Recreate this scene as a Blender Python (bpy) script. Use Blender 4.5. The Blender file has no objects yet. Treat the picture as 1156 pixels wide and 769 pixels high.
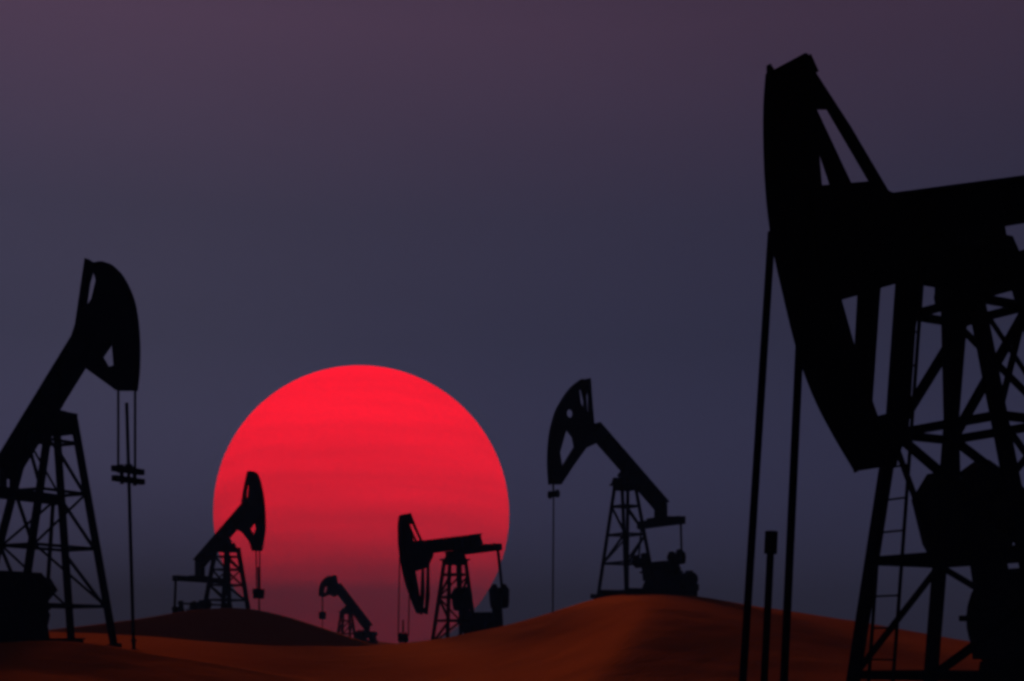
import bpy, bmesh, math, random
import numpy as np
from mathutils import Vector, Matrix
from mathutils.geometry import tessellate_polygon

random.seed(7)
SC = bpy.context.scene
COL = SC.collection
R = math.radians

# ------------------------------------------------------------------ camera
FPX, CX, HOR, EYE = 1605.6, 578.0, 735.0, 1.7      # focal length in photo pixels, centre, horizon row, eye height
cam_d = bpy.data.cameras.new('camera')
cam = bpy.data.objects.new('camera', cam_d)
COL.objects.link(cam)
cam.location = (0, 0, EYE)
cam.rotation_euler = (R(90), 0, 0)
cam_d.sensor_width = 36
cam_d.lens = 36 * FPX / 1156
cam_d.shift_y = (HOR - 384.5) / 1156
cam_d.clip_start = 0.1
cam_d.clip_end = 60000
SC.camera = cam

# ------------------------------------------------------------------ materials
def new_mat(name):
    m = bpy.data.materials.new(name)
    m.use_nodes = True
    nt = m.node_tree
    nt.nodes.clear()
    out = nt.nodes.new('ShaderNodeOutputMaterial')
    return m, nt, out

def steel_mat(name, c0, c1, rough, bump=0.004, spec=0.0):
    m, nt, out = new_mat(name)
    b = nt.nodes.new('ShaderNodeBsdfPrincipled')
    tc = nt.nodes.new('ShaderNodeTexCoord')
    n1 = nt.nodes.new('ShaderNodeTexNoise'); n1.inputs['Scale'].default_value = 3.0
    n1.inputs['Detail'].default_value = 8; n1.inputs['Roughness'].default_value = 0.65
    nt.links.new(tc.outputs['Object'], n1.inputs['Vector'])
    cr = nt.nodes.new('ShaderNodeValToRGB')
    cr.color_ramp.elements[0].position = 0.42; cr.color_ramp.elements[0].color = (*c0, 1)
    cr.color_ramp.elements[1].position = 0.68; cr.color_ramp.elements[1].color = (*c1, 1)
    nt.links.new(n1.outputs['Fac'], cr.inputs['Fac'])
    nt.links.new(cr.outputs['Color'], b.inputs['Base Color'])
    b.inputs['Roughness'].default_value = rough
    b.inputs['Specular IOR Level'].default_value = spec
    n2 = nt.nodes.new('ShaderNodeTexNoise'); n2.inputs['Scale'].default_value = 45
    nt.links.new(tc.outputs['Object'], n2.inputs['Vector'])
    bp = nt.nodes.new('ShaderNodeBump'); bp.inputs['Strength'].default_value = 0.4
    bp.inputs['Distance'].default_value = bump
    nt.links.new(n2.outputs['Fac'], bp.inputs['Height'])
    nt.links.new(bp.outputs['Normal'], b.inputs['Normal'])
    nt.links.new(b.outputs['BSDF'], out.inputs['Surface'])
    return m

M_STEEL = steel_mat('dark_painted_steel', (0.003, 0.003, 0.003), (0.006, 0.0045, 0.004), 0.8)
M_IRON = steel_mat('cast_iron', (0.005, 0.005, 0.005), (0.008, 0.007, 0.006), 0.85, 0.008)
M_ROPE = steel_mat('greasy_wire_rope', (0.002, 0.002, 0.002), (0.003, 0.003, 0.0025), 0.95, 0.002, 0.0)
M_RUST = steel_mat('rusty_steel', (0.014, 0.010, 0.008), (0.030, 0.014, 0.008), 0.85)

def sand_mat():
    m, nt, out = new_mat('red_desert_sand')
    b = nt.nodes.new('ShaderNodeBsdfPrincipled')
    b.inputs['Roughness'].default_value = 1.0
    b.inputs['Specular IOR Level'].default_value = 0.0
    geo = nt.nodes.new('ShaderNodeNewGeometry')
    big = nt.nodes.new('ShaderNodeTexNoise'); big.inputs['Scale'].default_value = 0.12
    big.inputs['Detail'].default_value = 7; big.inputs['Roughness'].default_value = 0.6
    nt.links.new(geo.outputs['Position'], big.inputs['Vector'])
    cr = nt.nodes.new('ShaderNodeValToRGB')
    cr.color_ramp.elements[0].position = 0.3; cr.color_ramp.elements[0].color = (*SAND0, 1)
    cr.color_ramp.elements[1].position = 0.72; cr.color_ramp.elements[1].color = (*SAND1, 1)
    nt.links.new(big.outputs['Fac'], cr.inputs['Fac'])
    grain = nt.nodes.new('ShaderNodeTexNoise'); grain.inputs['Scale'].default_value = 60
    grain.inputs['Detail'].default_value = 3
    nt.links.new(geo.outputs['Position'], grain.inputs['Vector'])
    mr = nt.nodes.new('ShaderNodeMapRange'); mr.inputs['To Min'].default_value = 0.8; mr.inputs['To Max'].default_value = 1.2
    nt.links.new(grain.outputs['Fac'], mr.inputs['Value'])
    mx = nt.nodes.new('ShaderNodeVectorMath'); mx.operation = 'SCALE'
    nt.links.new(cr.outputs['Color'], mx.inputs[0]); nt.links.new(mr.outputs['Result'], mx.inputs['Scale'])
    nt.links.new(mx.outputs['Vector'], b.inputs['Base Color'])
    # wind ripples
    wv = nt.nodes.new('ShaderNodeTexWave'); wv.inputs['Scale'].default_value = 2.2
    wv.inputs['Distortion'].default_value = 9.0; wv.inputs['Detail'].default_value = 3; wv.inputs['Detail Scale'].default_value = 0.6
    rot = nt.nodes.new('ShaderNodeMapping'); rot.inputs['Rotation'].default_value = (0, 0, R(25))
    nt.links.new(geo.outputs['Position'], rot.inputs['Vector'])
    nt.links.new(rot.outputs['Vector'], wv.inputs['Vector'])
    bp = nt.nodes.new('ShaderNodeBump'); bp.inputs['Strength'].default_value = 0.08; bp.inputs['Distance'].default_value = 0.02
    nt.links.new(wv.outputs['Fac'], bp.inputs['Height'])
    bp2 = nt.nodes.new('ShaderNodeBump'); bp2.inputs['Strength'].default_value = 0.3; bp2.inputs['Distance'].default_value = 0.25
    med = nt.nodes.new('ShaderNodeTexNoise'); med.inputs['Scale'].default_value = 0.6; med.inputs['Detail'].default_value = 4
    nt.links.new(geo.outputs['Position'], med.inputs['Vector'])
    nt.links.new(med.outputs['Fac'], bp2.inputs['Height'])
    nt.links.new(bp.outputs['Normal'], bp2.inputs['Normal'])
    nt.links.new(bp2.outputs['Normal'], b.inputs['Normal'])
    nt.links.new(b.outputs['BSDF'], out.inputs['Surface'])
    return m
SAND0 = (0.22, 0.056, 0.014)
SAND1 = (0.31, 0.095, 0.027)
M_SAND = sand_mat()

# ------------------------------------------------------------------ mesh helpers
def obj(name, bm, mat, parent=None, smooth=False):
    bmesh.ops.recalc_face_normals(bm, faces=bm.faces)
    me = bpy.data.meshes.new(name)
    bm.to_mesh(me); bm.free()
    if smooth:
        me.polygons.foreach_set('use_smooth', [True] * len(me.polygons))
    me.materials.append(mat)
    o = bpy.data.objects.new(name, me)
    COL.objects.link(o)
    if parent is not None:
        o.parent = parent
    return o

def thing(name, label, cat, loc, rotz=0.0, group=None):
    o = bpy.data.objects.new(name, None)
    COL.objects.link(o)
    o.empty_display_size = 0.3
    o.location = loc; o.rotation_euler = (0, 0, rotz)
    o['label'] = label; o['category'] = cat
    if group: o['group'] = group
    return o

def frame_of(p, q, side=None):
    p, q = Vector(p), Vector(q)
    d = (q - p).normalized()
    ref = Vector(side) if side is not None else (Vector((0, 1, 0)) if abs(d.y) < 0.9 else Vector((1, 0, 0)))
    a = (ref - d * ref.dot(d)).normalized()
    b = d.cross(a)
    return p, q, a, b

def bar(bm, p, q, wa, wb, side=None, oa=0.0, ob=0.0, taper=1.0):
    """box along p-q, wa wide along `side`, wb across it"""
    p, q, a, b = frame_of(p, q, side)
    vs = []
    for c, k in ((p, 1.0), (q, taper)):
        for s, t in ((-1, -1), (1, -1), (1, 1), (-1, 1)):
            vs.append(bm.verts.new(c + a * (s * wa / 2 * k + oa) + b * (t * wb / 2 * k + ob)))
    for f in ((3, 2, 1, 0), (4, 5, 6, 7), (0, 1, 5, 4), (1, 2, 6, 5), (2, 3, 7, 6), (3, 0, 4, 7)):
        bm.faces.new([vs[i] for i in f])

def angle_iron(bm, p, q, w, t=0.014, side=None, flip=1):
    bar(bm, p, q, w, t, side)
    bar(bm, p, q, t, w - t * 1.3, side, oa=-flip * (w / 2 - t / 2 - 0.002), ob=flip * (w / 2))

def box(bm, c, s):
    bar(bm, (c[0], c[1], c[2] - s[2] / 2), (c[0], c[1], c[2] + s[2] / 2), s[1], s[0], (0, 1, 0))

def rod(bm, p, q, r, seg=10, r2=None):
    p, q, a, b = frame_of(p, q)
    r2 = r if r2 is None else r2
    ring = []
    for c, rr in ((p, r), (q, r2)):
        ring.append([bm.verts.new(c + a * (rr * math.cos(2 * math.pi * i / seg)) + b * (rr * math.sin(2 * math.pi * i / seg))) for i in range(seg)])
    for i in range(seg):
        j = (i + 1) % seg
        bm.faces.new((ring[0][i], ring[0][j], ring[1][j], ring[1][i]))
    bm.faces.new(ring[0][::-1]); bm.faces.new(ring[1])

def plate(bm, outer, holes, v0, v1):
    """flat plate with holes in the u-z plane, from v0 to v1"""
    loops = [outer] + list(holes)
    tri = tessellate_polygon([[Vector((p[0], p[1], 0)) for p in l] for l in loops])
    flat = [p for l in loops for p in l]
    fa = [bm.verts.new((p[0], v0, p[1])) for p in flat]
    fb = [bm.verts.new((p[0], v1, p[1])) for p in flat]
    for t in tri:
        try:
            bm.faces.new([fa[i] for i in t]); bm.faces.new([fb[i] for i in reversed(t)])
        except ValueError:
            pass
    k = 0
    for l in loops:
        n = len(l)
        for i in range(n):
            j = (i + 1) % n
            try:
                bm.faces.new((fa[k + i], fa[k + j], fb[k + j], fb[k + i]))
            except ValueError:
                pass
        k += n

def strip(bm, pts, v0, v1, t):
    """bent sheet following pts in the u-z plane, thickness t (to the left of travel)"""
    n = len(pts)
    inner = []
    for i in range(n):
        a = Vector(pts[max(0, i - 1)]); b = Vector(pts[min(n - 1, i + 1)])
        d = (b - a).normalized()
        inner.append((pts[i][0] - d.y * t, pts[i][1] + d.x * t))
    plate(bm, list(pts) + inner[::-1], [], v0, v1)

def densify(pts, n=4):
    """Catmull-Rom through pts"""
    out = []
    P = [Vector(p) for p in pts]
    for i in range(len(P) - 1):
        p0 = P[max(0, i - 1)]; p1 = P[i]; p2 = P[i + 1]; p3 = P[min(len(P) - 1, i + 2)]
        for k in range(n):
            t = k / n
            out.append(tuple(0.5 * ((2 * p1) + (p2 - p0) * t + (2 * p0 - 5 * p1 + 4 * p2 - p3) * t * t + (3 * p1 - p0 - 3 * p2 + p3) * t ** 3)))
    out.append(tuple(P[-1]))
    return out

# ------------------------------------------------------------------ terrain
def smooth_interp(xs, ys, sig):
    g = np.linspace(min(xs) - 60, max(xs) + 60, 4000)
    v = np.interp(g, xs, ys)
    h = g[1] - g[0]
    k = max(1, int(3 * sig / h))
    w = np.exp(-0.5 * (np.arange(-k, k + 1) * h / sig) ** 2); w /= w.sum()
    v = np.convolve(np.pad(v, k, mode='edge'), w, mode='valid')
    return lambda x: np.interp(x, g, v)

def ridge(Yc, pts, sig):
    """crest line given as (photo column, photo row) seen at distance Yc -> crest height over world x"""
    xs = [(p[0] - CX) * Yc / FPX for p in pts]
    zs = [EYE + (HOR - p[1]) * Yc / FPX for p in pts]
    return smooth_interp(xs, zs, sig)

Y_MAIN, Y_FORE, Y_LEFT, Y_FAR = 45.0, 33.0, 60.0, 108.0
c_main = ridge(Y_MAIN, [(-600, 735), (-200, 720), (0, 711), (60, 713), (160, 718), (230, 724), (300, 729), (400, 730), (440, 728), (500, 721), (570, 706.5),
                        (620, 693), (660, 679), (690, 671), (740, 670), (790, 673), (850, 684), (900, 691), (1000, 707), (1085, 723), (1156, 733), (1400, 748), (2200, 760)], 0.45)
c_fore = ridge(Y_FORE, [(-900, 760), (-400, 745), (-150, 733), (0, 726), (60, 722), (100, 725), (160, 736), (250, 749), (350, 768), (450, 790), (700, 830), (2000, 850)], 0.5)
c_left = ridge(Y_LEFT, [(-500, 735), (-100, 724), (60, 711), (150, 700), (200, 691), (240, 686), (290, 687), (340, 701), (400, 722), (470, 745), (600, 765), (2000, 780)], 0.7)
c_far = ridge(Y_FAR, [(-800, 740), (200, 734), (330, 725), (375, 722.5), (430, 723.5), (470, 731), (560, 742), (2000, 745)], 1.2)

def hnoise(x, y):
    return (np.sin(x * 0.31 + 1.3 * np.sin(y * 0.17)) * np.cos(y * 0.23 + 0.7 * np.sin(x * 0.13)) * 0.5
            + np.sin(x * 0.83 + y * 0.41 + 2.0) * 0.2 + np.sin(x * 1.7 - y * 1.1) * 0.08)

def prof(d, wf, wb):
    """1 at the crest, falling to 0 wf in front of it and wb behind it"""
    t = np.where(d < 0, np.clip(-d / wf, 0, 1), np.clip(d / wb, 0, 1))
    return np.where(d < 0, (1 - t) ** 1.35 * (1 + 0.35 * t), 0.5 + 0.5 * np.cos(np.pi * t))

def smax(a, b, k):
    h = np.clip(0.5 + 0.5 * (a - b) / k, 0, 1)
    return b + (a - b) * h + k * h * (1 - h) * 0.25

def height(x, y):
    x = np.asarray(x, float); y = np.asarray(y, float)
    base = 0.10 * hnoise(x * 0.6, y * 0.6) - 0.25 * np.clip((y - 130) / 200, 0, 1)
    zf = base + (c_fore(x) - base) * prof(y - Y_FORE, 12, 9)
    # curved crest of the main dune: the two ends swing towards the viewer
    zm = base + (c_main(x) - base) * prof(y - Y_MAIN, 19 + 13 / (1 + np.exp(-(x - 1.0) * 0.6)) + 26 / (1 + np.exp((x + 7.5) * 0.9)), 14)
    # a sharp spur running down from the summit towards the viewer, lee side to the right
    t = np.clip((Y_MAIN - y) / 30.0, 0, 1)
    xs = 3.2 - 2.6 * t + 0.9 * np.sin(t * 5.0)
    dx = x - xs
    spur = np.where(dx < 0, np.exp(dx / 4.5), np.exp(-(np.sqrt(dx * dx + 0.3) - 0.55) / 3.0 - (dx / 5.0) ** 2))
    zm = zm + SPUR * spur * np.sin(np.pi * np.clip(t * 1.02, 0, 1)) ** 1.2 * (y < Y_MAIN)
    zl = base + (c_left(x) - base) * prof(y - Y_LEFT, 9, 30)
    zr = base + (c_far(x) - base) * prof(y - Y_FAR, 30, 60)
    z = smax(smax(zf, zm, 0.05), smax(zl, zr, 0.05), 0.04)
    return z + 0.02 * hnoise(x * 3.1 + 5, y * 2.3)
SPUR = 0.66

def hz(x, y):
    return float(height(np.array([x]), np.array([y]))[0])

def build_terrain():
    ys = np.concatenate([np.arange(-30, 6, 1.5), np.arange(6, 70, 0.30), np.arange(70, 140, 1.2),
                         np.geomspace(140, 2300, 40)])
    xs_c = np.concatenate([-np.geomspace(2300, 60, 26), np.arange(-58, -24, 1.0), np.arange(-24, 24, 0.28), np.arange(24, 58, 1.0), np.geomspace(60, 2300, 26)])
    X, Y = np.meshgrid(xs_c, ys)
    Z = height(X, Y)
    nx, ny = len(xs_c), len(ys)
    co = np.stack([X, Y, Z], -1).reshape(-1, 3)
    i = np.arange(nx - 1)[None, :] + np.arange(ny - 1)[:, None] * nx
    q = np.stack([i, i + 1, i + 1 + nx, i + nx], -1).reshape(-1, 4)
    me = bpy.data.meshes.new('terrain')
    me.from_pydata(co.tolist(), [], q.tolist())
    me.polygons.foreach_set('use_smooth', [True] * len(me.polygons))
    me.materials.append(M_SAND)
    o = bpy.data.objects.new('terrain', me)
    COL.objects.link(o)
    o['kind'] = 'structure'
    o['label'] = 'rolling dark red sand dunes under the pumpjacks'
    return o
build_terrain()

# ------------------------------------------------------------------ pumpjack
class Site:
    """a pumpjack's ground point and heading; u runs towards the horsehead, near = +v or -v"""
    def __init__(self, px, py, Y, phi, facing):
        self.O = Vector(((px - CX) * Y / FPX, Y, 0))
        self.zp = EYE + (HOR - py) * Y / FPX           # world height of the saddle pivot
        self.rot = math.pi + R(phi) if facing < 0 else -R(phi)
        self.U = Vector((math.cos(self.rot), math.sin(self.rot), 0))
        self.V = Vector((-self.U.y, self.U.x, 0))
        self.near = 1 if self.V.y < 0 else -1
        self.zg = hz(self.O.x, self.O.y)
        self.H = self.zp - self.zg
    def at(self, px, py, v=0.0):
        """outline point on the machine's own plane v -> (u, z above the pivot)"""
        a, b = (px - CX) / FPX, (HOR - py) / FPX
        Y = (v + self.O.dot(self.V)) / (a * self.V.x + self.V.y)
        P = Vector((a * Y, Y, 0))
        return ((P - self.O).dot(self.U), EYE + b * Y - self.zp)

GROUP = 'oil pumpjacks on the sand dunes'

def rot2(p, a, c=(0, 0)):
    x, y = p[0] - c[0], p[1] - c[1]
    return (c[0] + x * math.cos(a) - y * math.sin(a), c[1] + x * math.sin(a) + y * math.cos(a))

def make_pumpjack(S, label, tilt, front, rear, depth, bw, head, rig, crank, eq, tower=None, plates=True, ladder=True, off=0.30, sc=1.0, skid=(-3.2, 0.8)):
    """tilt: beam angle (head up +); front/rear: beam length each way; head: outline dict in (u,z) from pivot"""
    H = S.H; n = S.near
    root = thing('pumpjack', label, 'pumpjack', (S.O.x, S.O.y, S.zg), S.rot, GROUP)
    def L(u, v, z): return (u, v, z)                  # local, z above ground
    T = dict(uf=0.33, ur=0.30, v=0.30, sf=0.10, sr=0.13, sv=0.21, leg=0.15, br=0.075)
    if tower: T.update(tower)
    # ---- skid base
    bm = bmesh.new()
    a_, b_ = skid
    for s in (-1, 1):
        p, q = (a_, s * 0.75 * sc, 0.14), (b_, s * 0.75 * sc, 0.14)
        bar(bm, p, q, 0.16, 0.03, (0, 1, 0), ob=0.10)
        bar(bm, p, q, 0.16, 0.03, (0, 1, 0), ob=-0.14)
        bar(bm, p, q, 0.03, 0.22, (0, 1, 0), ob=-0.02)
    for u in np.linspace(a_ + 0.15, b_ - 0.15, 5):
        bar(bm, (u, -0.72 * sc, 0.13), (u, 0.72 * sc, 0.13), 0.12, 0.16, (1, 0, 0))
    obj('skid_base', bm, M_STEEL, root)
    # ---- samson post
    d_of = lambda z: H - z
    def corner(iu, iv, z):
        d = d_of(z)
        return Vector((T['uf'] + T['sf'] * d if iu > 0 else -(T['ur'] + T['sr'] * d), iv * (T['v'] + T['sv'] * d), z))
    bm = bmesh.new()
    cap = T.get('cap', 0.16)
    box(bm, ((T['uf'] - T['ur']) / 2, 0, H - 0.03), (T['uf'] + T['ur'] + 0.24, 2 * T['v'] + 0.24, 0.05))
    box(bm, ((T['uf'] - T['ur']) / 2, 0, H - 0.055 - cap / 2), (T['uf'] + T['ur'] + 0.10, 2 * T['v'] + 0.10, cap))
    post = obj('samson_post', bm, M_STEEL, root)
    for iu in (1, -1):
        for iv in (1, -1):
            bm = bmesh.new()
            angle_iron(bm, corner(iu, iv, -0.35), corner(iu, iv, H - 0.07), T['leg'], 0.02 , (0, 1, 0), flip=-iv)
            bar(bm, corner(iu, iv, -0.05), corner(iu, iv, 0.09), 0.34, 0.34, (0, 1, 0))
            obj('tower_leg', bm, M_STEEL, post)
    fr = T.get('levels', (0.22, 0.44, 0.67, 0.86))
    lv = [f * H for f in fr] if 'zlev' not in T else T['zlev']
    faces = [((1, -1), (1, 1)), ((-1, -1), (-1, 1)), ((1, -1), (-1, -1)), ((1, 1), (-1, 1))]
    for fi, (a, b) in enumerate(faces):
        nrm = (1, 0, 0) if fi < 2 else (0, 1, 0)
        for z in lv:
            bm = bmesh.new(); angle_iron(bm, corner(*a, z), corner(*b, z), T['br'], 0.012, (0, 0, 1))
            obj('crossbar', bm, M_STEEL, post)
        zz = [0.05] + lv
        for k in range(1, len(zz) - 1):
            if fi == 0 and k in T.get('skip', ()): continue
            lo, hi = (a, b) if (a[1] if fi < 2 else -1) == (-n if k % 2 else n) or (fi >= 2 and k % 2) else (b, a)
            bm = bmesh.new(); angle_iron(bm, corner(*lo, zz[k]), corner(*hi, zz[k + 1]), T['br'] * 0.85, 0.012, nrm)
            obj('diagonal_brace', bm, M_STEEL, post)
            if T.get('xb') and fi in (1, 3):
                bm = bmesh.new(); angle_iron(bm, corner(*hi, zz[k]), corner(*lo, zz[k + 1]), T['br'] * 0.6, 0.01, nrm, -1)
                obj('diagonal_brace', bm, M_STEEL, post)
    # ---- ladder up the front of the post
    if ladder:
        bm = bmesh.new()
        lw = 0.17
        p0 = (corner(1, 0, 0).x + 0.16, -n * T.get('lv', 0.85)); p1 = (corner(1, 0, H).x + 0.16, -n * 0.25)
        zt = H - 0.1
        for s in (-1, 1):
            rod(bm, (p0[0], p0[1] + s * lw, 0), (p1[0], p1[1] + s * lw, zt), 0.018, 8)
        k = int(H / 0.32)
        for i in range(1, k):
            f = i / k
            u = p0[0] + (p1[0] - p0[0]) * f; vo = p0[1] + (p1[1] - p0[1]) * f
            rod(bm, (u, vo - lw, zt * f), (u, vo + lw, zt * f), 0.011, 6)
        obj('ladder', bm, M_ROPE, root)
    # ---- beam frame: local axis along the beam
    ca, sa = math.cos(tilt), math.sin(tilt)
    def B(s, h): return (s * ca - h * sa, H + s * sa + h * ca)      # s along the beam, h across it
    # saddle bearing
    bm = bmesh.new()
    sl = T.get('saddle', 0.30)
    for s in (-1, 1):
        plate(bm, [(-sl, H - 0.004), (sl, H - 0.004), (sl * 0.7, H + off * 0.7), (-sl * 0.7, H + off * 0.7)], [], s * (bw / 2 + 0.04), s * (bw / 2 + 0.13))
    rod(bm, (0, -bw / 2 - 0.2, H + off * 0.4), (0, bw / 2 + 0.2, H + off * 0.4), 0.09, 16)
    plate(bm, [B(-sl, off * 0.3), B(sl, off * 0.3), B(sl, off - 0.003), B(-sl, off - 0.003)], [], -bw / 2 + 0.02, bw / 2 - 0.02)
    obj('saddle_bearing', bm, M_IRON, root)
    # walking beam
    bm = bmesh.new()
    cc = off + depth / 2
    def beam_pt(s, h, v): q = B(s, h); return (q[0], v, q[1])
    up = (-sa, 0, ca)
    ft = 0.035
    bar(bm, beam_pt(-rear, cc, 0), beam_pt(front, cc, 0), depth - 2 * ft, 0.05, up)
    bar(bm, beam_pt(-rear, cc + depth / 2 - ft / 2, 0), beam_pt(front, cc + depth / 2 - ft / 2, 0), ft, bw, up)
    bar(bm, beam_pt(-rear, cc - depth / 2 + ft / 2, 0), beam_pt(front, cc - depth / 2 + ft / 2, 0), ft, bw, up)
    for s in np.linspace(-rear + 0.06, front - 0.08, 8):
        bar(bm, beam_pt(s - 0.012, cc, 0), beam_pt(s + 0.012, cc, 0), depth - 2 * ft - 0.004, bw - 0.03, up)
    obj('walking_beam', bm, M_STEEL, root)
    # ---- horsehead
    arc = [(p[0], p[1] + H) for p in head['arc']]
    back = [(p[0], p[1] + H) for p in head['back']]
    holes = [[(p[0], p[1] + H) for p in h] for h in head['holes']]
    arcd = densify(arc, 4)
    outer = arcd + back
    w = head['w']
    bm = bmesh.new()
    strip(bm, arcd if head['sgn'] > 0 else arcd[::-1], -w / 2 - 0.02, w / 2 + 0.02, 0.03)
    hh = obj('horsehead', bm, M_STEEL, root)
    if plates:
        for s in (-1, 1):
            ou, ho = outer, holes
            if s != n and 'back_far' in head:
                ou = arcd + [(p[0], p[1] + H) for p in head['back_far']]; ho = [[(p[0], p[1] + H) for p in h] for h in head['holes_far']]
            bm = bmesh.new(); plate(bm, ou, ho, s * w / 2 - 0.025, s * w / 2 + 0.025); obj('side_plate', bm, M_STEEL, hh)
        for v, pts in head.get('lugs', []):
            bm = bmesh.new(); plate(bm, [(p[0], p[1] + H) for p in pts], [], v - 0.03, v + 0.03); obj('lifting_lug', bm, M_STEEL, hh)
        bm = bmesh.new()                                    # cross ties between the plates
        for p in head.get('ties', []):
            rod(bm, (p[0], -w / 2, p[1] + H), (p[0], w / 2, p[1] + H), 0.05, 10)
        if head.get('ties'): obj('cross_tie', bm, M_STEEL, hh)
        else: bm.free()
    else:
        bm = bmesh.new(); plate(bm, outer, holes, -head['web'] / 2, head['web'] / 2); obj('side_plate', bm, M_STEEL, hh)
        rim = densify(back, 1)
    # ---- equalizer and pitman arms
    es, ed, ew = eq                                        # position along beam, drop below beam axis, half width
    q = B(-es, cc); ez = q[1] - ed; eu = q[0]
    bm = bmesh.new()
    bar(bm, (eu, -ew, ez), (eu, ew, ez), 0.24, 0.30, (0, 0, 1))
    bar(bm, (eu, -0.55, ez + 0.145), (eu, 0.55, ez + 0.145), 0.05, 0.36, (0, 0, 1))
    e_ob = obj('equalizer', bm, M_STEEL, root)
    bm = bmesh.new()
    for s in (-1, 1):
        bar(bm, (eu, s * 0.17, ez + 0.1), (q[0], s * 0.17, q[1]), 0.05, 0.26, (0, 1, 0))
    rod(bm, (q[0], -0.26, q[1]), (q[0], 0.26, q[1]), 0.07, 12)
    obj('equalizer_bearing', bm, M_IRON, root)
    # ---- gear reducer on its pedestal, cranks, counterweights
    gu, gz, clen, cang = crank['u'], crank['z'], crank['len'], crank['ang']
    k = crank.get('k', 1.0); gw = crank.get('gw', 0.46 * k)
    bm = bmesh.new()
    plate(bm, [(gu - 0.75 * k, 0.2), (gu + 0.75 * k, 0.2), (gu + 0.5 * k, gz - 0.42 * k), (gu - 0.5 * k, gz - 0.42 * k)], [], -gw + 0.05, gw - 0.05)
    obj('pedestal', bm, M_STEEL, root)
    bm = bmesh.new()
    g = [(gu - 0.62 * k, gz - 0.4 * k), (gu + 0.55 * k, gz - 0.4 * k), (gu + 0.62 * k, gz + 0.12 * k), (gu + 0.35 * k, gz + 0.48 * k), (gu - 0.2 * k, gz + 0.5 * k), (gu - 0.6 * k, gz + 0.2 * k)]
    plate(bm, g, [], -gw, gw)
    plate(bm, [(gu - 0.7 * k, gz - 0.03), (gu + 0.7 * k, gz - 0.03), (gu + 0.7 * k, gz + 0.03), (gu - 0.7 * k, gz + 0.03)], [], -gw - 0.04, gw + 0.04)
    red = obj('gear_reducer', bm, M_IRON, root)
    cv = crank['v']
    bm = bmesh.new(); rod(bm, (gu, -cv - 0.16, gz), (gu, cv + 0.16, gz), 0.11 * k, 18); obj('crankshaft', bm, M_IRON, red)
    for s in (-1, 1):
        bm = bmesh.new()
        rect = [(-0.28 * k, -0.22 * k), (clen * 0.55, -0.19 * k), (clen, -0.15 * k), (clen, 0.15 * k), (clen * 0.55, 0.19 * k), (-0.28 * k, 0.22 * k)]
        pr = [(lambda r: (gu + r[0], gz + r[1]))(rot2(p, cang)) for p in rect]
        plate(bm, pr, [], s * cv - 0.07, s * cv + 0.07)
        ck = obj('crank', bm, M_IRON, root)
        for t in (1, -1):
            bm = bmesh.new()
            wt = crank['weight']
            fan = [(p[0], p[1] * t) for p in wt]
            if t < 0: fan = fan[::-1]
            pr = [(lambda r: (gu + r[0], gz + r[1]))(rot2(p, cang)) for p in fan]
            plate(bm, pr, [], s * (cv + 0.075), s * (cv + 0.30))
            obj('counterweight', bm, M_IRON, ck)
        pin = rot2((clen * crank.get('pin', 0.6), 0), cang)
        pu, pz = gu + pin[0], gz + pin[1]
        bm = bmesh.new()
        vp = s * (cv + 0.42)
        rod(bm, (pu, vp, pz), (eu, s * (ew - 0.06), ez), crank.get('pr', 0.055), 10)
        rod(bm, (pu, s * (cv - 0.02), pz), (pu, s * (cv + 0.5), pz), 0.10, 12)
        rod(bm, (eu, s * (ew - 0.14), ez - 0.04), (eu, s * (ew + 0.05), ez - 0.04), 0.11, 12)
        obj('pitman_arm', bm, M_ROPE, root)
    # ---- motor, pulley guard
    mu = gu - 1.55 * k
    mz = 0.30 + 0.48 * k
    bm = bmesh.new()
    rod(bm, (mu, -0.42 * k, mz), (mu, 0.42 * k, mz), 0.29 * k, 20)
    for j in range(9):
        rod(bm, (mu, (-0.36 + j * 0.09) * k, mz), (mu, (-0.345 + j * 0.09) * k, mz), 0.325 * k, 20)
    box(bm, (mu, 0, mz - 0.36 * k), (0.7 * k, 0.8 * k, 0.28 * k))
    box(bm, (mu, 0.1 * k, mz + 0.34 * k), (0.24 * k, 0.3 * k, 0.14 * k))
    obj('motor', bm, M_IRON, root)
    bm = bmesh.new()
    gv = gw + 0.16
    a = [(mu + 0.32 * k * math.cos(t), mz + 0.32 * k * math.sin(t)) for t in np.linspace(R(100), R(280), 12)]
    b = [(gu - 0.1 + 0.5 * k * math.cos(t), gz + 0.5 * k * math.sin(t)) for t in np.linspace(R(-80), R(100), 14)]
    plate(bm, a + b, [], -n * gv - 0.07, -n * gv + 0.07)
    obj('belt_guard', bm, M_STEEL, root)
    # ---- rope bridle, carrier bar, polished rod (all in (u, z above pivot))
    zr = lambda p: (p[0], p[1] + H)
    if 'ropes' in rig:
        for (v, a, b) in rig['ropes']:
            a, b = zr(a), zr(b)
            bm = bmesh.new(); rod(bm, (a[0], v, a[1]), (b[0], v, b[1]), rig.get('rr', 0.025), 8)
            obj('wire_rope', bm, M_ROPE, root)
    if 'bars' in rig:
        bm = bmesh.new()
        for (c, half, t) in rig['bars']:
            c = zr(c)
            bar(bm, (c[0], -half, c[1]), (c[0], half, c[1]), t, t * 1.1, (0, 0, 1))
        c0 = zr(rig['bars'][0][0]); c1 = zr(rig['bars'][-1][0])
        for v in (-0.22, 0.22):
            rod(bm, (c0[0], v, c0[1] + 0.12), (c1[0], v, c1[1] - 0.12), 0.05, 8)
        obj('carrier_bar', bm, M_STEEL, root)
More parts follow.
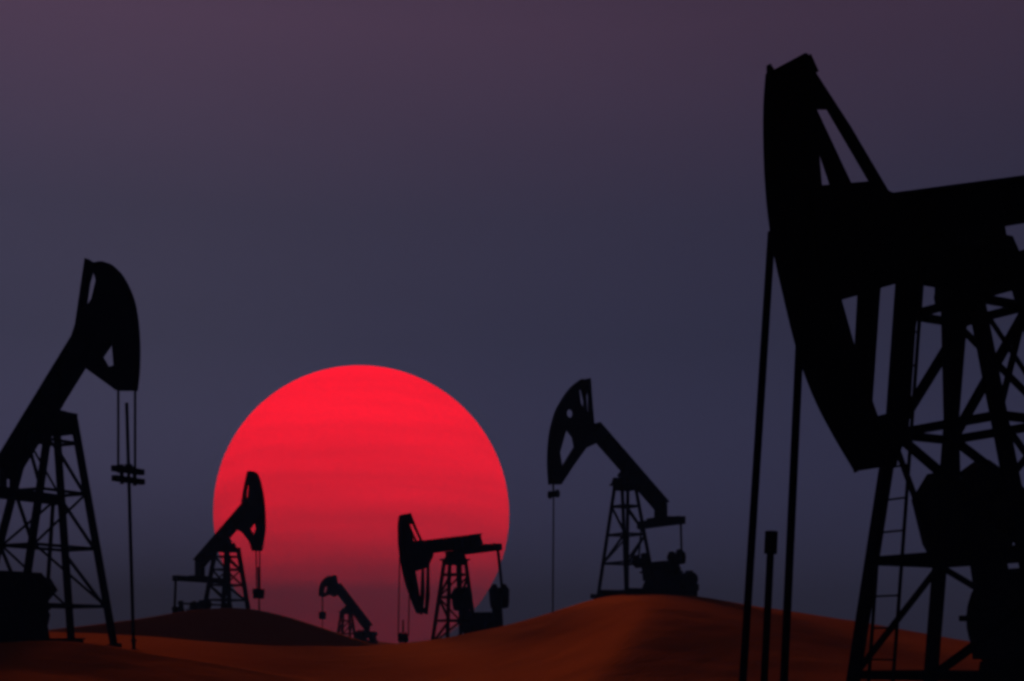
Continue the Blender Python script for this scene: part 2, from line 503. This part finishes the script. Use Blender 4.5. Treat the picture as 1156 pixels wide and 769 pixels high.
    if 'rod' in rig:
        a, b = (zr(p) for p in rig['rod'])
        bm = bmesh.new(); rod(bm, (a[0], 0, a[1]), (b[0], 0, b[1]), rig.get('r', 0.025), 10)
        pr_ = obj('polished_rod', bm, M_ROPE, root)
        if 'clamp' in rig:
            d = Vector((b[0] - a[0], 0, b[1] - a[1])).normalized()
            t0, t1, rr = rig['clamp']
            A = Vector((a[0], 0, a[1]))
            bm = bmesh.new(); rod(bm, A + d * t0, A + d * t1, rr, 12); obj('rod_clamp', bm, M_IRON, pr_)
    return root

FAN = lambda L, w0, w1, k=1.0: [(L * 0.42, 0.17 * k), (L + 0.05, 0.13 * k), (L + 0.12, w1 * 0.55), (L * 0.93, w1), (L * 0.62, w1 * 0.93), (L * 0.44, w0)]

# ---------- right, nearest
S = Site(1090, 292, 14.0, 30, -1)
w = 0.50; nf, fa = S.near * w / 2, -S.near * w / 2
arc = [S.at(x, y, fa) for x, y in [(868.5, 84), (866, 120), (866, 165), (868, 210), (872, 250), (878.5, 290), (888, 332), (899, 378), (911, 418), (926, 455), (946, 493), (968, 530)]]
back = [S.at(x, y, nf) for x, y in [(1009, 527), (1024, 482), (1035, 322), (1037, 300), (1040, 232), (1001, 216), (958, 143)]]
tip = S.at(912, 72, nf); back.append((tip[0], tip[1]))
back_far = back[:5] + [S.at(x, y, fa) for x, y in [(966, 219), (958, 205), (921, 126), (893, 84)]]
lugs = [(fa, [S.at(x, y, fa) for x, y in [(867.5, 73), (876, 86), (880, 100), (868, 100)]]),
        (nf, [S.at(x, y, nf) for x, y in [(913, 62), (922, 82), (905, 84), (906, 76)]])]
holes = [[S.at(x, y, nf) for x, y in [(919, 123), (935, 123), (983, 205), (926, 210), (922, 165)]],
         [S.at(x, y, nf) for x, y in [(948, 338), (1013, 320), (1005, 466), (989, 470), (968, 410)]]]
rv = 0.30
lt, lb = S.at(871, 262, -rv), S.at(836.5, 800, -rv)
rt, rb = S.at(908.5, 262, rv), S.at(883.5, 800, rv)
ra, rb2 = S.at(871, 600, 0), S.at(861, 800, 0)
down = lambda a, b, t: (a[0] + (b[0] - a[0]) * t, a[1] + (b[1] - a[1]) * t)
make_pumpjack(S, 'largest black pumpjack, its long horsehead towering over two ropes at the right side', R(-14.5), 2.1, 1.75, 0.42, 0.36,
    dict(arc=arc, back=back, holes=holes, w=w, sgn=1, back_far=back_far, lugs=lugs,
         holes_far=[[S.at(x, y, fa) for x, y in [(921.5, 158), (939, 210), (921, 212)]], holes[1]]),
    dict(ropes=[(-rv, lt, down(lt, lb, 1.12)), (rv, rt, down(rt, rb, 1.13))], rr=0.036, rod=(ra, down(ra, rb2, 1.6)), r=0.034, clamp=(0.0, 0.2, 0.058),
         bars=[(down(ra, rb2, 1.2), 0.5, 0.12), (down(ra, rb2, 1.29), 0.5, 0.12)]),
    dict(u=-1.70, z=2.05 - S.zg, len=1.62, ang=R(76), v=1.08, weight=FAN(1.62, 0.5, 0.68), pin=0.6, pr=0.085, gw=0.9, k=1.1),
    (1.42, 0.70, 1.45), off=0.27, tower=dict(leg=0.19, br=0.09, cap=0.16, saddle=0.45, sf=-0.01, sv=0.23, xb=True, zlev=[z - S.zg for z in (1.45, 2.63, 3.9, 5.05)], skip=(1,)))
SF = S

# ---------- left, second nearest
S = Site(60, 466, 37.0, 30, 1)
arc = [S.at(x, y) for x, y in [(107, 298), (119, 296), (129, 303), (138, 314), (148, 336), (153, 361), (155, 390), (154.5, 418), (152, 441)]]
back = [S.at(x, y) for x, y in [(133, 441), (118, 430), (101, 418), (82, 398), (82, 382), (87, 367), (98, 292)]]
holes = [[S.at(x, y) for x, y in [(105.2, 299.5), (110.5, 317), (105.5, 338), (94.5, 355), (99.5, 319)]],
         [S.at(x, y) for x, y in [(128, 383), (130.5, 413), (122, 416), (114.5, 403)]]]
A = S.at
make_pumpjack(S, 'black pumpjack with two ropes holding a double carrier bar, raised head facing right', R(46.5), 2.2, 2.3, 0.62, 0.40,
    dict(arc=arc, back=back, holes=holes, w=0.18, web=0.16, sgn=-1),
    dict(ropes=[(-0.44, A(152.5, 436, -0.44), A(152.5, 534, -0.44)), (0.44, A(133.5, 436, 0.44), A(133.5, 534, 0.44))], rr=0.030,
         rod=(A(143, 455), A(151, 736)), r=0.042, clamp=(1.55, 1.75, 0.10),
         bars=[(A(144.5, 531), 0.5, 0.14), (A(145, 542), 0.5, 0.14)]),
    dict(u=-1.45, z=1.55, len=1.3, ang=R(-140), v=1.1, weight=FAN(1.3, 0.36, 0.55), pin=0.5, gw=0.62, k=0.95),
    (2.1, 0.75, 1.6), off=0.04, plates=False, ladder=False, skid=(-3.2, 0.3), tower=dict(leg=0.15, br=0.08, sf=0.03, cap=0.5, zlev=[1.1, 2.62, 4.05, 5.35]))
SA = S

# ---------- on the central dune
S = Site(704, 546, 46.0, 30, -1)
A = S.at
arc = [A(x, y) for x, y in [(657, 429), (648, 436), (641, 444), (634, 455), (628, 467), (622, 491), (620, 520), (621.5, 547)]]
back = [A(x, y) for x, y in [(633, 547), (646, 527), (661, 506), (674, 500), (676, 484), (670, 478), (668, 455), (666, 427)]]
cir = [A(643 + 4.2 * math.cos(t), 467 + 5 * math.sin(t)) for t in np.linspace(0, 2 * math.pi, 12, endpoint=False)]
holes = [[A(x, y) for x, y in [(662, 434), (664.5, 448), (665, 466), (662.5, 466), (661, 448)]],
         [A(x, y) for x, y in [(653, 441), (656, 439), (659, 452), (659.5, 464), (655, 456)]], cir,
         [A(x, y) for x, y in [(639, 484), (646.5, 494), (648.5, 504.5), (634, 528), (631.3, 511)]]]
make_pumpjack(S, 'black pumpjack on the crest of the tallest dune, raised head facing left', R(41.5), 2.0, 1.62, 0.46, 0.32,
    dict(arc=arc, back=back, holes=holes, w=0.16, web=0.12, sgn=1),
    dict(ropes=[(-0.1, A(624, 545, -0.1), A(624.5, 556, -0.1)), (0.1, A(625, 545, 0.1), A(625, 556, 0.1))], rr=0.02,
         rod=(A(625, 552), A(624, 700)), r=0.024, bars=[(A(625, 558), 0.22, 0.17)]),
    dict(u=-1.5, z=0.85, len=0.55, ang=R(75), v=0.8, weight=FAN(0.55, 0.2, 0.3, 0.7), pin=0.55, pr=0.035, k=0.7, gw=0.5),
    (1.5, 0.60, 1.15), plates=False, ladder=False, tower=dict(leg=0.13, br=0.07, uf=0.2, sf=0.07, sr=0.11, sv=0.17, v=0.22, levels=(0.3, 0.55, 0.8)), skid=(-2.4, 0.45))
SE = S

# ---------- before the left limb of the sun
S = Site(256, 618, 64.0, 30, 1)
A = S.at
arc = [A(x, y) for x, y in [(280, 533), (285, 532), (289.5, 535), (293.5, 546), (297, 565), (298.5, 592), (297, 607), (294.5, 622)]]
back = [A(x, y) for x, y in [(285.5, 622), (282, 611), (274, 601), (266, 597), (266, 582), (272.5, 574), (275.5, 554)]]
holes = [[A(x, y) for x, y in [(279.5, 544), (282, 549), (280.5, 562), (276.8, 570), (277.6, 556)]],
         [A(x, y) for x, y in [(288, 588), (290, 597), (286.5, 606), (282, 597)]]]
make_pumpjack(S, 'small pumpjack before the left limb of the red sun, raised head facing right', R(40), 2.3, 1.75, 0.52, 0.36,
    dict(arc=arc, back=back, holes=holes, w=0.18, web=0.16, sgn=-1),
    dict(ropes=[(-0.15, A(293, 618, -0.15), A(293.5, 668, -0.15)), (0.15, A(289, 618, 0.15), A(290, 668, 0.15))], rr=0.030,
         rod=(A(291.5, 640), A(293, 700)), r=0.035, bars=[(A(292, 668), 0.25, 0.24), (A(292, 673), 0.25, 0.2)]),
    dict(u=-1.35, z=0.5, len=0.5, ang=R(-85), v=1.5, weight=FAN(0.5, 0.2, 0.28, 0.6), pin=0.5, k=0.4),
    (1.62, 0.80, 1.62), plates=False, ladder=False, tower=dict(leg=0.15, br=0.08, sr=0.10, sf=0.07, sv=0.17), skid=(-1.7, 0.5))
SB = S

# ---------- before the right limb of the sun
S = Site(514, 631, 51.5, 30, -1)
A = S.at
w = 0.42; nf, fa = S.near * w / 2, -S.near * w / 2
arc = [A(x, y, fa) for x, y in [(451.5, 582), (450, 592), (450, 604), (451, 621), (455.5, 648), (462.5, 671), (471, 692)]]
back = [A(x, y, nf) for x, y in [(482.5, 694), (485, 673), (484.5, 637), (489, 628), (489, 616), (478.5, 614.5), (471, 598), (463.5, 579)]]
holes = [[A(x, y, nf) for x, y in [(462.5, 592), (465.5, 592), (474, 610), (466.5, 611)]],
         [A(x, y, nf) for x, y in [(469, 645), (482, 641), (480, 686), (476, 686)]]]
make_pumpjack(S, 'small pumpjack with nearly level beam, standing before the right limb of the sun', R(-8.5), 1.6, 1.15, 0.50, 0.34,
    dict(arc=arc, back=back, holes=holes, w=w, sgn=1),
    dict(ropes=[(fa, A(451.5, 612, fa), A(449.5, 718, fa)), (nf, A(463, 630, nf), A(461, 718, nf))], rr=0.022,
         rod=(A(455, 700), A(455, 740)), r=0.03, bars=[(A(455, 718), 0.3, 0.12), (A(455, 722), 0.3, 0.12)]),
    dict(u=-1.05, z=1.5, len=1.3, ang=R(88), v=1.25, weight=FAN(1.3, 0.3, 0.36), pin=0.9, k=0.9),
    (0.98, 0.32, 1.6), ladder=False, tower=dict(leg=0.15, br=0.08, sf=0.10, sr=0.08, sv=0.13, v=0.26, levels=(0.2, 0.42, 0.64, 0.85)))
SD = S

# ---------- far away, low before the sun
S = Site(391, 690, 105.0, 30, -1)
A = S.at
arc = [A(x, y) for x, y in [(377, 650), (370, 651.5), (365, 656), (361.8, 664), (361.3, 673)]]
back = [A(x, y) for x, y in [(366, 674), (372, 671), (378, 674), (384, 669), (381, 659), (379.5, 649.5)]]
holes = [[A(x, y) for x, y in [(366.5, 662), (370, 663), (368, 669), (365, 670)]]]
make_pumpjack(S, 'tiny far-off pumpjack standing low before the middle of the red sun', R(50), 1.9, 2.1, 0.62, 0.4,
    dict(arc=arc, back=back, holes=holes, w=0.4, web=0.25, sgn=1),
    dict(ropes=[(0.0, A(364, 671), A(364, 693))], rr=0.05, rod=(A(364, 688), A(364, 722)), r=0.03, bars=[(A(364, 693), 0.3, 0.3), (A(364, 697), 0.3, 0.26)]),
    dict(u=-1.2, z=0.7, len=0.7, ang=R(200), v=0.8, weight=FAN(0.7, 0.22, 0.4, 0.8), pin=0.6, k=0.6),
    (1.9, 0.6, 0.8), plates=False, ladder=False, tower=dict(leg=0.2, br=0.1, sf=0.10, sr=0.10, sv=0.14, levels=(0.3, 0.7)), skid=(-2.2, 0.8))
SCC = S

# ------------------------------------------------------------------ wellheads (fixed in the ground, not part of the machines)
def wellhead(S, uz, label, k=1.0):
    P = S.O + S.U * uz
    g = hz(P.x, P.y)
    t = thing('wellhead', label, 'wellhead', (P.x, P.y, g), S.rot, 'wellheads below the pumpjack rods')
    bm = bmesh.new()
    rod(bm, (0, 0, -0.3), (0, 0, 0.34 * k), 0.13 * k, 16); rod(bm, (0, 0, 0.22 * k), (0, 0, 0.29 * k), 0.22 * k, 16)
    obj('casing_head', bm, M_RUST, t, False)
    bm = bmesh.new()
    rod(bm, (0, 0, 0.342 * k), (0, 0, 0.62 * k), 0.075 * k, 14); rod(bm, (0, 0, 0.62 * k), (0, 0, 0.72 * k), 0.11 * k, 14)
    obj('stuffing_box', bm, M_IRON, t)
wellhead(SA, SA.at(151, 728)[0], 'squat dark wellhead on the near dune under the rod of the left pumpjack', 0.62)

# ------------------------------------------------------------------ sun
def make_sun():
    D = 24000.0
    px, py, rp = 409.5, 581.0, 169.0
    c = Vector(((px - CX) * D / FPX, D, EYE + (HOR - py) * D / FPX))
    Rr = rp * D / FPX * 0.977
    bm = bmesh.new()
    bmesh.ops.create_uvsphere(bm, u_segments=128, v_segments=96, radius=Rr)
    m, nt, out = new_mat('glowing_red_sun')
    em = nt.nodes.new('ShaderNodeEmission')
    tc = nt.nodes.new('ShaderNodeTexCoord')
    mp = nt.nodes.new('ShaderNodeMapping'); mp.inputs['Scale'].default_value = (1.0 / Rr * 0.7, 1.0 / Rr * 0.7, 1.0 / Rr * 9.0)
    nz = nt.nodes.new('ShaderNodeTexNoise'); nz.inputs['Scale'].default_value = 1.0; nz.inputs['Detail'].default_value = 3
    nt.links.new(tc.outputs['Object'], mp.inputs['Vector']); nt.links.new(mp.outputs['Vector'], nz.inputs['Vector'])
    mr = nt.nodes.new('ShaderNodeMapRange'); mr.inputs['From Min'].default_value = 0.3; mr.inputs['From Max'].default_value = 0.7
    mr.inputs['To Min'].default_value = SUN_E * 0.86; mr.inputs['To Max'].default_value = SUN_E * 1.10
    nt.links.new(nz.outputs['Fac'], mr.inputs['Value'])
    em.inputs['Color'].default_value = (1.0, 0.0022, 0.016, 1)
    nt.links.new(mr.outputs['Result'], em.inputs['Strength'])
    nt.links.new(em.outputs['Emission'], out.inputs['Surface'])
    o = obj('sun', bm, m, None, True)
    o.location = c
    o['label'] = 'huge glowing red sun setting low behind the dunes and pumpjacks'
    o['category'] = 'sun'
SUN_E = 1.05
make_sun()

# ------------------------------------------------------------------ haze
def make_haze():
    bm = bmesh.new()
    x0, x1, y0, y1, z0, z1 = -2400, 2400, -400, 2400, -3.0, HAZE_TOP
    # one closed box round camera, ground and machines; sun and sky stay outside
    vs = [bm.verts.new(p) for p in ((x0, y0, z0), (x1, y0, z0), (x1, y1, z0), (x0, y1, z0), (x0, y0, z1), (x1, y0, z1), (x1, y1, z1), (x0, y1, z1))]
    for f in ((3, 2, 1, 0), (4, 5, 6, 7), (0, 1, 5, 4), (1, 2, 6, 5), (2, 3, 7, 6), (3, 0, 4, 7)):
        bm.faces.new([vs[i] for i in f])
    m, nt, out = new_mat('evening_haze')
    pv = nt.nodes.new('ShaderNodeVolumePrincipled')
    pv.inputs['Color'].default_value = HAZE_C
    pv.inputs['Density'].default_value = HAZE_D
    pv.inputs['Anisotropy'].default_value = HAZE_G
    nt.links.new(pv.outputs['Volume'], out.inputs['Volume'])
    o = obj('haze', bm, m)
    o['kind'] = 'stuff'
    o['label'] = 'thin bluish evening haze lying over the dunes'
HAZE_TOP, HAZE_D, HAZE_G = 100.0, 0.0014, -0.8
HAZE_C = (0.42, 0.78, 1.0, 1)
make_haze()

# ------------------------------------------------------------------ sky and lamp
SUN_AZ, SUN_EL = -15.0, 10.5                        # degrees left of the view, above the horizon
W = bpy.data.worlds.new('World')
SC.world = W
W.use_nodes = True
nt = W.node_tree
nt.nodes.clear()
wo = nt.nodes.new('ShaderNodeOutputWorld')
sky = nt.nodes.new('ShaderNodeTexSky'); sky.sky_type = 'NISHITA'; sky.sun_disc = False
sky.sun_elevation = R(SUN_EL); sky.sun_rotation = R(SUN_AZ)
sky.dust_density = 4.0; sky.ozone_density = 3.0
bg1 = nt.nodes.new('ShaderNodeBackground'); bg1.inputs['Strength'].default_value = 0.00015
nt.links.new(sky.outputs['Color'], bg1.inputs['Color'])
tc = nt.nodes.new('ShaderNodeTexCoord')
sp = nt.nodes.new('ShaderNodeSeparateXYZ')
nt.links.new(tc.outputs['Generated'], sp.inputs['Vector'])
ramp = nt.nodes.new('ShaderNodeValToRGB')
def lin(c): return tuple((v / 255 / 12.92) if v / 255 <= 0.04045 else ((v / 255 + 0.055) / 1.055) ** 2.4 for v in c)
SKY = [(0.0, (82, 82, 122)), (0.08, (68, 67, 104)), (0.21, (54, 53, 79)), (0.29, (57, 52, 75)), (0.40, (76, 56, 78)), (0.47, (72, 52, 72)), (0.62, (36, 30, 44)), (1.0, (18, 17, 26))]
els = ramp.color_ramp.elements
els[0].position = SKY[0][0]; els[0].color = (*lin(SKY[0][1]), 1)
els[1].position = SKY[-1][0]; els[1].color = (*lin(SKY[-1][1]), 1)
for p, c in SKY[1:-1]:
    e = els.new(p); e.color = (*lin(c), 1)
nt.links.new(sp.outputs['Z'], ramp.inputs['Fac'])
# the sky is a little brighter on the sun's side (world x axis) and slightly streaked
mr = nt.nodes.new('ShaderNodeMapRange')
mr.inputs['From Min'].default_value = -0.36; mr.inputs['From Max'].default_value = 0.36
mr.inputs['To Min'].default_value = 0.65; mr.inputs['To Max'].default_value = 0.33
nt.links.new(sp.outputs['X'], mr.inputs['Value'])
mpw = nt.nodes.new('ShaderNodeMapping'); mpw.inputs['Scale'].default_value = (2.2, 2.2, 9)
nzw = nt.nodes.new('ShaderNodeTexNoise'); nzw.inputs['Scale'].default_value = 1.6; nzw.inputs['Detail'].default_value = 4
nt.links.new(tc.outputs['Generated'], mpw.inputs['Vector']); nt.links.new(mpw.outputs['Vector'], nzw.inputs['Vector'])
mr2 = nt.nodes.new('ShaderNodeMapRange'); mr2.inputs['To Min'].default_value = 0.93; mr2.inputs['To Max'].default_value = 1.07
nt.links.new(nzw.outputs['Fac'], mr2.inputs['Value'])
mu = nt.nodes.new('ShaderNodeMath'); mu.operation = 'MULTIPLY'
nt.links.new(mr.outputs['Result'], mu.inputs[0]); nt.links.new(mr2.outputs['Result'], mu.inputs[1])
bg2 = nt.nodes.new('ShaderNodeBackground')
nt.links.new(ramp.outputs['Color'], bg2.inputs['Color']); nt.links.new(mu.outputs['Value'], bg2.inputs['Strength'])
ad = nt.nodes.new('ShaderNodeAddShader')
nt.links.new(bg1.outputs['Background'], ad.inputs[0]); nt.links.new(bg2.outputs['Background'], ad.inputs[1])
nt.links.new(ad.outputs['Shader'], wo.inputs['Surface'])

ld = bpy.data.lights.new('sun_lamp', 'SUN')
ld.energy = 5.0; ld.angle = R(12); ld.color = (1.0, 0.36, 0.15)
lo = bpy.data.objects.new('sun_lamp', ld)
COL.objects.link(lo)
az, el = R(SUN_AZ), R(SUN_EL)
to_sun = Vector((math.sin(az) * math.cos(el), math.cos(az) * math.cos(el), math.sin(el)))
lo.rotation_euler = to_sun.to_track_quat('Z', 'Y').to_euler()

# ------------------------------------------------------------------ render settings
SC.view_settings.view_transform = 'Standard'
SC.view_settings.look = 'None'
SC.view_settings.exposure = 1.0
SC.view_settings.gamma = 1
SC.view_settings.use_curve_mapping = False
SC.render.engine = 'CYCLES'
SC.cycles.use_denoising = True
SC.cycles.filter_width = 3.3
SC.cycles.max_bounces = 0
SC.cycles.volume_bounces = 0
